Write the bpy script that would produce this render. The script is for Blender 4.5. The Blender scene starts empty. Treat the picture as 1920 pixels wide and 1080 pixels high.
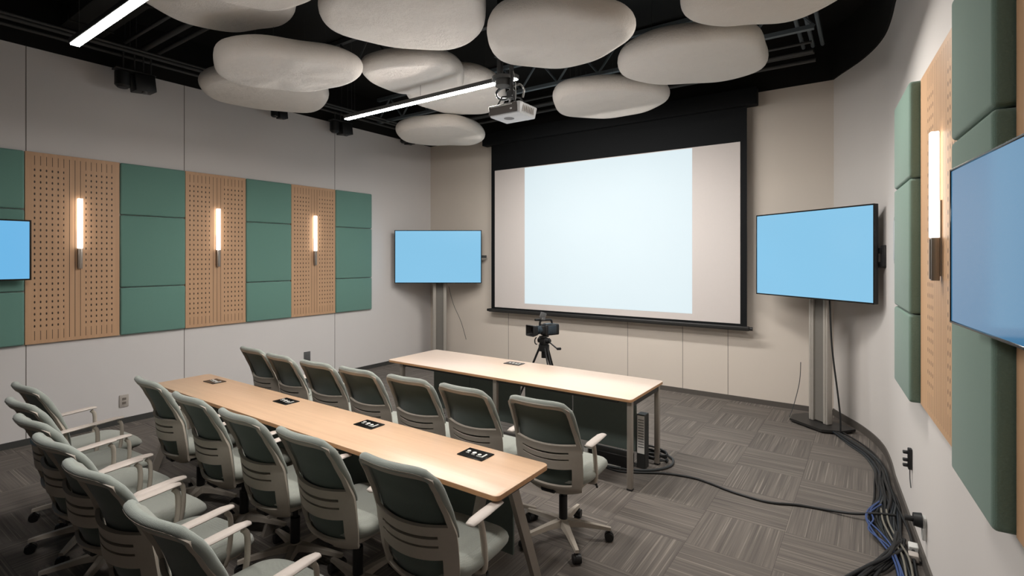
import bpy, bmesh, math, random
from mathutils import Vector, Matrix
random.seed(7)
R = math.radians
PI = math.pi
scn = bpy.context.scene
COL = scn.collection

# ------------------------------------------------------------------ materials
def lin(c):
    return tuple(((v / 255) / 12.92 if v / 255 <= 0.04045 else ((v / 255 + 0.055) / 1.055) ** 2.4) for v in c) + (1.0,)

class NT:
    def __init__(s, name):
        s.m = bpy.data.materials.new(name); s.m.use_nodes = True
        s.t = s.m.node_tree; s.b = s.t.nodes['Principled BSDF']
    def n(s, kind, **kw):
        nd = s.t.nodes.new(kind)
        for k, v in kw.items(): setattr(nd, k, v)
        return nd
    def l(s, a, b): s.t.links.new(a, b)
    def math(s, op, a, b=None, c=None):
        nd = s.n('ShaderNodeMath', operation=op)
        for i, v in enumerate((a, b, c)):
            if v is None: continue
            if hasattr(v, 'is_output'): s.l(v, nd.inputs[i])
            else: nd.inputs[i].default_value = v
        return nd.outputs[0]
    def mix(s, f, a, b):
        nd = s.n('ShaderNodeMix', data_type='RGBA')
        for i, v in ((0, f), (6, a), (7, b)):
            if hasattr(v, 'is_output'): s.l(v, nd.inputs[i])
            else: nd.inputs[i].default_value = v
        return nd.outputs[2]
    def coords(s, kind='Object', scale=(1, 1, 1)):
        tc = s.n('ShaderNodeTexCoord'); mp = s.n('ShaderNodeMapping')
        mp.inputs['Scale'].default_value = scale
        s.l(tc.outputs[kind], mp.inputs['Vector']); return mp.outputs[0]
    def noise(s, vec, scale, detail=3, rough=0.55):
        nd = s.n('ShaderNodeTexNoise'); nd.inputs['Scale'].default_value = scale
        nd.inputs['Detail'].default_value = detail; nd.inputs['Roughness'].default_value = rough
        if vec is not None: s.l(vec, nd.inputs['Vector'])
        return nd.outputs['Fac']
    def bump(s, h, strength=0.2, dist=0.01):
        nd = s.n('ShaderNodeBump'); nd.inputs['Strength'].default_value = strength
        nd.inputs['Distance'].default_value = dist
        s.l(h, nd.inputs['Height']); s.l(nd.outputs[0], s.b.inputs['Normal'])
    def ramp(s, f, lo, hi):
        nd = s.n('ShaderNodeMapRange'); s.l(f, nd.inputs[0])
        nd.inputs[1].default_value = lo; nd.inputs[2].default_value = hi
        return nd.outputs[0]
    def set(s, **kw):
        for k, v in kw.items():
            i = s.b.inputs[k.replace('_', ' ')]
            if hasattr(v, 'is_output'): s.l(v, i)
            else: i.default_value = v
        return s.m

def plain(name, c, rough=0.5, metal=0.0, var=0.06, scale=40, spec=0.5):
    t = NT(name); v = t.coords()
    f = t.noise(v, scale)
    a = lin(c); lo = tuple(x * (1 - var) for x in a[:3]) + (1,); hi = tuple(min(1, x * (1 + var)) for x in a[:3]) + (1,)
    t.l(t.mix(f, lo, hi), t.b.inputs['Base Color'])
    return t.set(Roughness=rough, Metallic=metal, **{'Specular_IOR_Level': spec})

def glow(name, c, strength, base=(20, 20, 20), rough=0.25, spec=0.5):
    t = NT(name)
    v = t.coords(); f = t.noise(v, 1.2, 1)
    a = lin(c); lo = tuple(x * 0.96 for x in a[:3]) + (1,)
    t.l(t.mix(f, lo, a), t.b.inputs['Emission Color'])
    return t.set(Base_Color=lin(base), Roughness=rough, Emission_Strength=strength, **{'Specular_IOR_Level': spec})

def fabric(name, c, scale=260, var=0.16, rough=0.9, strength=0.35, sheen=0.25):
    t = NT(name); v = t.coords()
    w1 = t.n('ShaderNodeTexWave', wave_type='BANDS', bands_direction='Y'); w1.inputs['Scale'].default_value = scale * 0.5
    w2 = t.n('ShaderNodeTexWave', wave_type='BANDS', bands_direction='Z'); w2.inputs['Scale'].default_value = scale * 0.5
    for w in (w1, w2):
        t.l(v, w.inputs['Vector']); w.inputs['Distortion'].default_value = 3.0; w.inputs['Detail'].default_value = 2
    weave = t.math('MULTIPLY', w1.outputs['Fac'], w2.outputs['Fac'])
    nz = t.noise(v, scale * 0.9, 4, 0.7)
    h = t.math('ADD', weave, nz)
    f = t.math('MULTIPLY', h, 0.6)
    a = lin(c); lo = tuple(x * (1 - var) for x in a[:3]) + (1,); hi = tuple(min(1, x * (1 + var)) for x in a[:3]) + (1,)
    t.l(t.mix(f, lo, hi), t.b.inputs['Base Color'])
    t.bump(h, strength, 0.004)
    return t.set(Roughness=rough, Sheen_Weight=sheen, **{'Specular_IOR_Level': 0.2})

def wood(name, c, axis=0, rough=0.4, var=0.16, spec=0.5):
    t = NT(name)
    sc = [22.0, 22.0, 22.0]; sc[axis] = 0.9
    v = t.coords(scale=tuple(sc))
    f = t.noise(v, 1.6, 5, 0.6)
    sc2 = [120.0, 120.0, 120.0]; sc2[axis] = 3.0
    g = t.noise(t.coords(scale=tuple(sc2)), 1.5, 2)
    m = t.math('ADD', t.math('MULTIPLY', f, 0.75), t.math('MULTIPLY', g, 0.25))
    m = t.ramp(m, 0.3, 0.7)
    a = lin(c); lo = tuple(x * k for x, k in zip(a[:3], (1 - var, 1 - var * 1.25, 1 - var * 1.5))) + (1,)
    hi = tuple(min(1, x * (1 + var * 0.5)) for x in a[:3]) + (1,)
    return t, t.mix(m, lo, hi), rough, spec

def wood_simple(name, c, axis=0, rough=0.4, var=0.16, spec=0.5):
    t, col, r, s = wood(name, c, axis, rough, var, spec)
    t.l(col, t.b.inputs['Base Color'])
    return t.set(Roughness=r, **{'Specular_IOR_Level': s})

def perforated(name, c, groove=0.085, hole=(0.0062, 0.0125)):
    """oak veneer, vertical rows of punched holes either side of a plain grooved strip; local Y across, local Z up"""
    t, col, r, s = wood(name, c, 2, 0.5, 0.10, 0.4)
    tc = t.n('ShaderNodeTexCoord'); sep = t.n('ShaderNodeSeparateXYZ'); t.l(tc.outputs['Object'], sep.inputs[0])
    y, z = sep.outputs[1], sep.outputs[2]
    px, pz = 0.044, 0.058
    fy = t.math('MULTIPLY', t.math('SUBTRACT', t.math('FRACT', t.math('ADD', t.math('DIVIDE', y, px), 100.5)), 0.5), px)
    fz = t.math('MULTIPLY', t.math('SUBTRACT', t.math('FRACT', t.math('ADD', t.math('DIVIDE', z, pz), 100.5)), 0.5), pz)
    ex = t.math('POWER', t.math('DIVIDE', fy, hole[0]), 2.0); ez = t.math('POWER', t.math('DIVIDE', fz, hole[1]), 2.0)
    hol = t.math('LESS_THAN', t.math('ADD', ex, ez), 1.0)
    line = t.math('LESS_THAN', t.math('ABSOLUTE', fy), 0.0022)
    ay = t.math('ABSOLUTE', y); az = t.math('ABSOLUTE', z)
    mid = t.math('LESS_THAN', ay, groove)
    top = t.math('GREATER_THAN', az, 0.80)
    lz = t.math('MAXIMUM', mid, top)
    inn = t.math('MULTIPLY', t.math('LESS_THAN', ay, 0.33), t.math('LESS_THAN', az, 0.89))
    a = t.math('MULTIPLY', line, lz)
    b = t.math('MULTIPLY', hol, t.math('SUBTRACT', 1.0, lz))
    m = t.math('MULTIPLY', t.math('MAXIMUM', a, b), inn)
    dark = lin((54, 36, 24))
    t.l(t.mix(m, col, dark), t.b.inputs['Base Color'])
    t.bump(t.math('SUBTRACT', 1.0, m), 0.5, 0.01)
    return t.set(Roughness=r, **{'Specular_IOR_Level': s})

def carpet_mat():
    t = NT('striped_carpet_tiles')
    tc = t.n('ShaderNodeTexCoord'); sep = t.n('ShaderNodeSeparateXYZ'); t.l(tc.outputs['Object'], sep.inputs[0])
    x = t.math('DIVIDE', t.math('ADD', sep.outputs[0], 9.97), 0.5)
    y = t.math('DIVIDE', t.math('ADD', sep.outputs[1], 9.70), 0.5)
    cx, cy = t.math('FLOOR', x), t.math('FLOOR', y)
    par = t.math('MODULO', t.math('ADD', cx, cy), 2.0)          # 0 / 1 quarter turn
    # stripe coordinate: across the stripes
    u = t.n('ShaderNodeMix', data_type='FLOAT')
    t.l(par, u.inputs[0]); t.l(x, u.inputs[2]); t.l(y, u.inputs[3])
    w = t.n('ShaderNodeMix', data_type='FLOAT')
    t.l(par, w.inputs[0]); t.l(y, w.inputs[2]); t.l(x, w.inputs[3])
    seed = t.math('ADD', t.math('MULTIPLY', cx, 7.31), t.math('MULTIPLY', cy, 3.77))
    def band(su, sw, k):
        cb = t.n('ShaderNodeCombineXYZ')
        t.l(t.math('MULTIPLY', u.outputs[0], su), cb.inputs[0]); t.l(t.math('MULTIPLY', w.outputs[0], sw), cb.inputs[1])
        t.l(t.math('MULTIPLY', seed, k), cb.inputs[2]); return cb.outputs[0]
    n1 = t.noise(band(12, 0.3, 1.0), 1.0, 2)
    n2 = t.noise(band(52, 0.8, 2.0), 1.0, 2)
    n3 = t.noise(band(46, 0.5, 3.0), 1.0, 1)
    lines = t.ramp(n3, 0.60, 0.68)
    pile = t.noise(tc.outputs['Object'], 420, 3, 0.7)
    f = t.math('ADD', t.math('MULTIPLY', t.ramp(n1, 0.3, 0.7), 0.5), t.math('MULTIPLY', t.ramp(n2, 0.3, 0.7), 0.5))
    c1 = t.mix(f, lin((88, 83, 79)), lin((130, 122, 115)))
    c2 = t.mix(t.math('MULTIPLY', lines, 0.5), c1, lin((166, 158, 147)))
    c3 = t.mix(t.math('MULTIPLY', t.ramp(pile, 0.2, 0.8), 0.38), c2, lin((62, 59, 57)))
    # fine seam between tiles
    def edge(v):
        fr = t.math('FRACT', v); return t.math('MINIMUM', fr, t.math('SUBTRACT', 1.0, fr))
    seam = t.math('LESS_THAN', t.math('MINIMUM', edge(x), edge(y)), 0.004)
    t.l(t.mix(t.math('MULTIPLY', seam, 0.45), c3, lin((50, 47, 45))), t.b.inputs['Base Color'])
    t.bump(pile, 0.5, 0.006)
    return t.set(Roughness=0.85, **{'Specular_IOR_Level': 0.25})

def wall_paint(name, c):
    t = NT(name); v = t.coords()
    f = t.noise(v, 1.3, 3); g = t.noise(v, 240, 2)
    a = lin(c); lo = tuple(x * 0.95 for x in a[:3]) + (1,)
    t.l(t.mix(f, lo, a), t.b.inputs['Base Color']); t.bump(g, 0.04, 0.002)
    return t.set(Roughness=0.75, **{'Specular_IOR_Level': 0.25})

def felt(name, c):
    t = NT(name); v = t.coords()
    f = t.noise(v, 14, 5, 0.65); g = t.noise(v, 150, 4, 0.75)
    a = lin(c); lo = tuple(x * 0.86 for x in a[:3]) + (1,)
    t.l(t.mix(t.math('ADD', t.math('MULTIPLY', f, .5), t.math('MULTIPLY', g, .5)), lo, a), t.b.inputs['Base Color'])
    t.bump(t.math('ADD', f, t.math('MULTIPLY', g, 0.5)), 0.8, 0.02)
    return t.set(Roughness=0.95, Sheen_Weight=0.2, **{'Specular_IOR_Level': 0.1})

M = dict(
    wall=wall_paint('warm_white_wall_panel', (216, 212, 210)), wallf=wall_paint('beige_front_wall', (214, 204, 193)),
    wallr=wall_paint('off_white_right_wall', (214, 209, 205)), back=wall_paint('grey_back_wall', (70, 68, 66)),
    carpet=carpet_mat(), ceil=plain('black_ceiling_deck', (24, 23, 21), 0.8, spec=0.2),
    steel=plain('dark_painted_steel', (58, 58, 57), 0.55, spec=0.4), litsteel=plain('bluish_lit_steel', (92, 100, 104), 0.5, spec=0.4),  # second steel has the screen's bluish light mixed into its colour
    base=plain('grey_rubber_baseboard', (82, 77, 72), 0.7), basel=plain('charcoal_baseboard', (58, 58, 56), 0.7), seam=plain('panel_seam', (92, 86, 80), 0.8),
    green=fabric('green_acoustic_fabric', (108, 148, 137)), greenr=fabric('sage_acoustic_fabric', (114, 138, 126)),
    oak=perforated('perforated_oak_veneer', (196, 158, 124)), oakr=perforated('perforated_oak_veneer_right', (200, 162, 126), 0.14),
    felt=felt('wool_felt_cloud', (222, 214, 205)), black=plain('matt_black_plastic', (18, 18, 19), 0.5), gloss=plain('gloss_black', (10, 10, 12), 0.2),
    screenblack=plain('black_screen_border', (16, 18, 20), 0.75, spec=0.2),
    white=plain('screen_white_cloth', (208, 200, 196), 0.85, var=0.02),
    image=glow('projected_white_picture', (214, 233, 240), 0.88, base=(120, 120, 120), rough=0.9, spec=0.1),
    tv=glow('blue_screen', (136, 198, 233), 1.0, rough=0.18), tvl=glow('blue_screen_bright', (108, 182, 230), 1.0, rough=0.18),
    tvr=glow('blue_screen_dim', (74, 136, 180), 0.72, rough=0.08, spec=0.3),
    lamp=glow('pendant_diffuser', (255, 249, 243), 260.0, base=(240, 240, 240)), lampd=glow('pendant_diffuser_dim', (255, 249, 243), 85.0, base=(240, 240, 240)), sconce=glow('sconce_diffuser', (255, 245, 233), 4.0, base=(240, 240, 240)),
    alu=plain('brushed_aluminium', (150, 142, 134), 0.35, 0.6), post=plain('silver_stand_post', (176, 170, 162), 0.4, 0.25), spine=plain('grey_stand_spine', (112, 108, 102), 0.5),
    basep=plain('black_stand_base', (34, 33, 32), 0.45),
    top=wood_simple('oak_laminate_top', (214, 180, 149), 0, 0.33, 0.10), topb=wood_simple('pale_oak_laminate_top', (224, 199, 178), 0, 0.4, 0.06, 0.5),
    edge=wood_simple('oak_edge_band', (190, 146, 106), 0, 0.45), tleg=plain('grey_table_leg', (150, 142, 133), 0.45, 0.1), tdark=plain('dark_table_frame', (48, 48, 47), 0.5),
    modest=plain('dark_green_modesty_panel', (92, 103, 98), 0.6), vent=plain('white_slotted_plate', (228, 226, 222), 0.5),
    frame=plain('warm_grey_chair_plastic', (172, 163, 151), 0.5, spec=0.4), pad=plain('pale_armrest_pad', (186, 176, 168), 0.5),
    seatf=fabric('sage_seat_fabric', (146, 149, 141), 320, 0.14), rim=fabric('sage_trim_fabric', (146, 152, 145), 320, 0.14),
    backf=fabric('dark_green_back_mesh', (80, 91, 85), 380, 0.2, strength=0.25),
    cable=plain('black_cable', (22, 23, 24), 0.5), cableg=plain('grey_cable', (50, 54, 56), 0.5), cabled=plain('slate_cable', (26, 33, 40), 0.5), cableb=plain('blue_cable', (48, 70, 118), 0.45), cablew=plain('pale_cable', (112, 108, 98), 0.5),
    outlet=plain('beige_outlet', (176, 168, 160), 0.5), socket=plain('white_socket', (210, 210, 206), 0.4), grey=plain('mid_grey_plastic', (88, 88, 88), 0.5),
    projb=plain('brown_black_grille', (52, 44, 38), 0.4), projw=plain('projector_white', (178, 178, 178), 0.45), lens=plain('lens_glass', (8, 10, 14), 0.08),
    camb=plain('camera_blue_grey', (46, 56, 64), 0.35), chrome=plain('bright_metal', (170, 170, 168), 0.25, 0.9),
)

# ------------------------------------------------------------------ mesh helpers
def finish(bm, name, mat, parent=None, smooth=True, angle=38):
    bmesh.ops.recalc_face_normals(bm, faces=bm.faces)
    me = bpy.data.meshes.new(name); bm.to_mesh(me); bm.free()
    mats = mat if isinstance(mat, (list, tuple)) else [mat]
    for m in mats: me.materials.append(m)
    if smooth:
        me.polygons.foreach_set('use_smooth', [True] * len(me.polygons))
        me.set_sharp_from_angle(angle=R(angle))
    o = bpy.data.objects.new(name, me); COL.objects.link(o)
    if parent: o.parent = parent
    return o

def box(bm, c, s, rot=None, bevel=0.0, seg=2, mi=0):
    r = bmesh.ops.create_cube(bm, size=1.0)
    vs = r['verts']
    mt = Matrix.Translation(Vector(c)) @ (rot.to_4x4() if rot else Matrix.Identity(4)) @ Matrix.Diagonal((s[0], s[1], s[2], 1))
    bmesh.ops.transform(bm, matrix=mt, verts=vs)
    fs = set(f for v in vs for f in v.link_faces)
    if bevel:
        es = list(set(e for v in vs for e in v.link_edges))
        rb = bmesh.ops.bevel(bm, geom=es, offset=bevel, segments=seg, affect='EDGES', profile=0.5)
        fs = set(rb['faces']) | set(f for f in fs if f.is_valid)
    for f in fs:
        if f.is_valid: f.material_index = mi
    return fs

def cyl(bm, p0, p1, r0, r1=None, seg=16, caps=True, mi=0):
    p0, p1 = Vector(p0), Vector(p1); r1 = r0 if r1 is None else r1
    d = p1 - p0
    r = bmesh.ops.create_cone(bm, cap_ends=caps, segments=seg, radius1=r0, radius2=r1, depth=d.length)
    q = Vector((0, 0, 1)).rotation_difference(d.normalized())
    bmesh.ops.transform(bm, matrix=Matrix.Translation((p0 + p1) / 2) @ q.to_matrix().to_4x4(), verts=r['verts'])
    for f in set(f for v in r['verts'] for f in v.link_faces): f.material_index = mi

def spline(pts, n=6, closed=False):
    pts = [Vector(p) for p in pts]; out = []
    N = len(pts)
    rng = range(N) if closed else range(N - 1)
    for i in rng:
        if closed: a, b, c, d = pts[i - 1], pts[i], pts[(i + 1) % N], pts[(i + 2) % N]
        else: a, b, c, d = pts[max(i - 1, 0)], pts[i], pts[i + 1], pts[min(i + 2, N - 1)]
        for k in range(n):
            t = k / n
            out.append(0.5 * ((2 * b) + (c - a) * t + (2 * a - 5 * b + 4 * c - d) * t * t + (3 * b - a - 3 * c + d) * t ** 3))
    if not closed: out.append(pts[-1])
    return out

def tube(bm, pts, r, seg=8, closed=False, flat=1.0, mi=0):
    pts = [Vector(p) for p in pts]; rings = []; N = len(pts)
    up = Vector((0, 0, 1)); prev = None
    for i, p in enumerate(pts):
        a = pts[i - 1] if (i > 0 or closed) else p
        b = pts[(i + 1) % N] if (i < N - 1 or closed) else p
        t = (b - a).normalized()
        if prev is None:
            u = t.cross(up)
            if u.length < 1e-3: u = t.cross(Vector((1, 0, 0)))
        else: u = prev - t * prev.dot(t)
        u.normalize(); prev = u; v = t.cross(u)
        rr = r[i] if isinstance(r, (list, tuple)) else r
        rings.append([bm.verts.new(p + (u * math.cos(2 * PI * k / seg) + v * math.sin(2 * PI * k / seg) * flat) * rr) for k in range(seg)])
    for i in range(N if closed else N - 1):
        A, B = rings[i], rings[(i + 1) % N]
        for k in range(seg):
            bm.faces.new((A[k], A[(k + 1) % seg], B[(k + 1) % seg], B[k])).material_index = mi
    if not closed:
        bm.faces.new(rings[0]).material_index = mi; bm.faces.new(rings[-1]).material_index = mi

def prism(bm, outline, z0, z1, mi=0, mtop=None):
    a = [bm.verts.new((x, y, z0)) for x, y in outline]; b = [bm.verts.new((x, y, z1)) for x, y in outline]
    n = len(a)
    bm.faces.new(a).material_index = mi
    bm.faces.new(b).material_index = mi if mtop is None else mtop
    for i in range(n): bm.faces.new((a[i], a[(i + 1) % n], b[(i + 1) % n], b[i])).material_index = mi

def rrect(cx, cy, hx, hy, r, n=6):
    out = []
    for sx, sy, a0 in ((1, 1, 0), (-1, 1, 90), (-1, -1, 180), (1, -1, 270)):
        for k in range(n + 1):
            a = R(a0 + 90 * k / n)
            out.append((cx + sx * (hx - r) + r * math.cos(a), cy + sy * (hy - r) + r * math.sin(a)))
    return out

def loft(bm, rings, cap=True, mi=0):
    vr = [[bm.verts.new(p) for p in ring] for ring in rings]; n = len(vr[0])
    for i in range(len(vr) - 1):
        for k in range(n):
            bm.faces.new((vr[i][k], vr[i][(k + 1) % n], vr[i + 1][(k + 1) % n], vr[i + 1][k])).material_index = mi
    if cap:
        bm.faces.new(vr[0]).material_index = mi; bm.faces.new(vr[-1]).material_index = mi

def tag(o, label, cat, group=None, kind=None):
    if label: o['label'] = label
    if cat: o['category'] = cat
    if group: o['group'] = group
    if kind: o['kind'] = kind
    return o

def thing(name, label, cat, loc=(0, 0, 0), rz=0.0, group=None):
    o = bpy.data.objects.new(name, None); COL.objects.link(o)
    o.empty_display_size = 0.1
    o.location = loc; o.rotation_euler = (0, 0, rz)
    return tag(o, label, cat, group)

def struct(name, bm, mat, smooth=False, angle=38, label=None):
    o = finish(bm, name, mat, None, smooth, angle); o['kind'] = 'structure'
    if label: o['label'] = label
    return o

def copy_tree(o, parent=None):
    c = o.copy(); COL.objects.link(c)
    if parent: c.parent = parent
    for ch in list(o.children): copy_tree(ch, c)
    return c

B = bmesh.new
def rotz(a): return Matrix.Rotation(a, 3, 'Z')

# ------------------------------------------------------------------ the room
XL, YF, ZC, YB = -6.65, 6.93, 3.82, -2.6
def xr(y): return 0.258 - 0.078 * (y - 3.75)           # right wall, straight run
RWALL = [(xr(YB), YB), (xr(0), 0), (xr(2), 2), (xr(4), 4), (xr(5.1), 5.1)]
curve = [(xr(5.1), 5.1, 0), (0.135, 5.45, 0), (0.098, 5.80, 0), (0.028, 6.10, 0), (-0.075, 6.38, 0), (-0.185, 6.60, 0), (-0.285, 6.78, 0), (-0.36, YF, 0)]
RWALL += [(p.x, p.y) for p in spline(curve, 5)][1:]

bm = B(); box(bm, ((XL + 0.9) / 2 - 0.1, (YF + YB) / 2, -0.05), (8.2, YF - YB + 0.3, 0.1)); struct('floor', bm, M['carpet'])
bm = B(); box(bm, (XL - 0.06, (YF + YB) / 2, ZC / 2), (0.12, YF - YB + 0.24, ZC)); struct('wall_left', bm, M['wall'])
bm = B(); box(bm, ((XL + 0.2) / 2, YF + 0.06, ZC / 2), (7.3, 0.12, ZC)); struct('wall_front', bm, M['wallf'])
bm = B(); box(bm, ((XL + 0.9) / 2, YB - 0.06, ZC / 2), (7.8, 0.12, ZC)); struct('wall_back', bm, M['back'])

def strip_wall(pts, t0, t1, z0, z1):
    """extruded band following pts; t0/t1 = offsets along the normal that points into the room"""
    bm = B(); n = len(pts); rows = []
    for i in range(n):
        a = Vector(pts[max(i - 1, 0)]); b = Vector(pts[min(i + 1, n - 1)]); d = (b - a).normalized()
        nrm = Vector((-d.y, d.x))
        p = Vector(pts[i]); q0, q1 = p + nrm * t0, p + nrm * t1
        rows.append([bm.verts.new((q0.x, q0.y, z0)), bm.verts.new((q1.x, q1.y, z0)), bm.verts.new((q1.x, q1.y, z1)), bm.verts.new((q0.x, q0.y, z1))])
    for i in range(n - 1):
        for k in range(4): bm.faces.new((rows[i][k], rows[i][(k + 1) % 4], rows[i + 1][(k + 1) % 4], rows[i + 1][k]))
    bm.faces.new(rows[0]); bm.faces.new(rows[-1]); return bm
struct('wall_right', strip_wall(RWALL, -0.12, 0.0, 0, ZC), M['wallr'], True, 30)
struct('baseboard_right', strip_wall(RWALL, 0.0, 0.012, 0, 0.075), M['base'], True, 30)
bm = B(); box(bm, (XL + 0.006, (YF + YB) / 2, 0.03), (0.012, YF - YB, 0.06)); struct('baseboard_left', bm, M['basel'])
bm = B(); box(bm, ((XL - 0.36) / 2, YF - 0.006, 0.03), (-0.36 - XL, 0.012, 0.06)); struct('baseboard_front', bm, M['base'])

# black deck and the black band that runs round the top of the walls
bm = B()
box(bm, (-2.95, (YF + YB) / 2, 4.42), (8.2, YF - YB + 0.5, 0.1))
box(bm, (XL - 0.05, (YF + YB) / 2, (ZC + 4.4) / 2), (0.13, YF - YB + 0.24, 4.4 - ZC))
box(bm, (-3.1, YF + 0.05, (ZC + 4.4) / 2), (7.4, 0.13, 4.4 - ZC))
box(bm, (-2.9, YB - 0.05, (ZC + 4.4) / 2), (7.8, 0.13, 4.4 - ZC))
struct('ceiling', bm, M['ceil'])
struct('trim_1', strip_wall(RWALL, -0.13, 0.02, ZC, 4.4), M['ceil'], True, 30, 'black band round the top of the curved right wall')

k = 2
for y in (1.402, 2.79, 4.87):
    bm = B(); box(bm, (XL + 0.0006, y, ZC / 2 + 0.03), (0.002, 0.006, ZC - 0.06)); struct('trim_%d' % k, bm, M['seam']); k += 1
for x in (-4.9, -2.836, -2.066, -1.498):
    bm = B(); box(bm, (x, YF - 0.0006, 0.48), (0.005, 0.002, 0.84)); struct('trim_%d' % k, bm, M['seam']); k += 1

# ------------------------------------------------------------------ acoustic wall panels
ROWS = [(2.258, 2.812, 'topmost'), (1.474, 2.252, 'tall middle'), (0.962, 1.468, 'bottom')]
def tile(name, w, h, th, mat):
    bm = B(); box(bm, (th / 2, 0, 0), (th, w, h), None, 0.018, 4)
    for v in bm.verts:                                  # slight pillow on the face
        if v.co.x > th * 0.5:
            v.co.x += 0.006 * (1 - (2 * v.co.y / w) ** 2) * (1 - (2 * v.co.z / h) ** 2)
    return finish(bm, name, mat, None, True, 50)
LEFTC = [(0.76, 1.382, 'at the picture left edge behind small wall screen'), (2.146, 2.784, 'between first and second wood panels on left wall'),
         (3.505, 4.133, 'between second and third wood panels on left wall'), (4.858, 5.537, 'at the right end of left wall panels')]
for y0, y1, where in LEFTC:
    for z0, z1, r_ in ROWS:
        o = tile('acoustic_tile', y1 - y0, z1 - z0, 0.05, M['green'])
        o.location = (XL, (y0 + y1) / 2, (z0 + z1) / 2)
        tag(o, f'{r_} green fabric tile {where}', 'acoustic panel', 'green fabric tiles on the left wall')
def oak_panel(w, h, th, mat):
    bm = B(); box(bm, (th / 2, 0, 0), (th, w, h), None, 0.002, 1)
    return finish(bm, 'perforated_wood_panel', mat, None, False)
for y0, y1, lab in ((1.387, 2.141, 'perforated oak panel nearest camera on left wall, beside small wall screen'),
                    (2.789, 3.50, 'middle perforated oak panel on left wall'),
                    (4.138, 4.853, 'perforated oak panel farthest along left wall')):
    o = oak_panel(y1 - y0, 1.85, 0.035, M['oak']); o.location = (XL, (y0 + y1) / 2, 1.887)
    tag(o, lab, 'wood panel', 'perforated oak panels on the left wall')
# right wall: local frame whose X points into the room
RA = PI + math.atan(0.078)
def on_right(o, y, z, off=0.0):
    n = Vector((-1, -0.078)).normalized()
    o.location = (xr(y) + n.x * off, y + n.y * off, z); o.rotation_euler = (0, 0, RA)
for y0, y1, where in ((3.758, 4.40, 'of narrow column beside right free-standing screen'), (2.135, 2.69, 'of wide column behind right wall screen')):
    for z0, z1, r_ in (ROWS if y0 > 3 else [ROWS[0], (1.586, 2.252, 'tall middle'), (0.962, 1.58, 'bottom')]):
        o = tile('acoustic_tile', (y1 - y0) * 1.003, z1 - z0, 0.085, M['greenr'])
        on_right(o, (y0 + y1) / 2, (z0 + z1) / 2)
        tag(o, f'{r_} sage fabric tile {where}', 'acoustic panel', 'sage fabric tiles on the right wall')
for y0, y1, lab in ((2.695, 3.752, 'perforated oak panel with tall lit sconce on right wall'), (1.36, 2.13, 'oak panel cut by right picture edge behind wall screen')):
    o = oak_panel((y1 - y0) * 1.003, 1.85, 0.032, M['oakr']); on_right(o, (y0 + y1) / 2, 1.887)
    tag(o, lab, 'wood panel', 'perforated oak panels on the right wall')

# ------------------------------------------------------------------ sconces
def sconce(lab):
    t = thing('wall_sconce', lab, 'wall light', group='slim lit wall sconces')
    bm = B(); box(bm, (0.028, 0, 0.455), (0.034, 0.040, 0.505), None, 0.004, 2); finish(bm, 'lit_tube', M['sconce'], t)
    bm = B(); box(bm, (0.025, 0, 0.10), (0.032, 0.036, 0.205), None, 0.003, 2); box(bm, (0.043, 0.0, 0.10), (0.006, 0.010, 0.19)); finish(bm, 'metal_holder', M['alu'], t)
    bm = B(); box(bm, (0.004, 0, 0.2), (0.008, 0.03, 0.36)); finish(bm, 'back_plate', M['alu'], t)
    return t
for y, lab in ((1.797, 'lit sconce on the wood panel nearest camera, left wall'), (3.148, 'lit sconce on the middle wood panel, left wall'),
               (4.497, 'lit sconce on the farthest wood panel, left wall')):
    t = sconce(lab); t.location = (XL + 0.035, y, 1.685)
t = sconce('tallest lit sconce on the wood panel of right wall'); on_right(t, 3.187, 1.69, 0.032)

# ------------------------------------------------------------------ linear pendants
def pendant(x0, x1, y, z, lab, mat):
    t = thing('linear_pendant', lab, 'pendant light', ((x0 + x1) / 2, y, z), group='linear pendants'); L = x1 - x0
    bm = B(); box(bm, (0, 0, 0.003), (L, 0.048, 0.006), None, 0.002, 1); finish(bm, 'diffuser', mat, t)
    bm = B(); box(bm, (0, 0, 0.024), (L + 0.01, 0.066, 0.034), None, 0.003, 1); finish(bm, 'housing', M['steel'], t)
    for sx in (-0.46, 0, 0.46):
        bm = B(); cyl(bm, (sx * L, 0, 0.06), (sx * L, 0, 4.37 - z), 0.0015, seg=6); finish(bm, 'hanger_wire', M['steel'], t)
pendant(-4.335, -2.3, 1.155, 3.2, 'bright linear pendant cut by top picture edge at left', M['lampd'])
pendant(-4.40, -2.30, 3.36, 3.2, 'long bright linear pendant ending behind the projector mount', M['lamp'])

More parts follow.
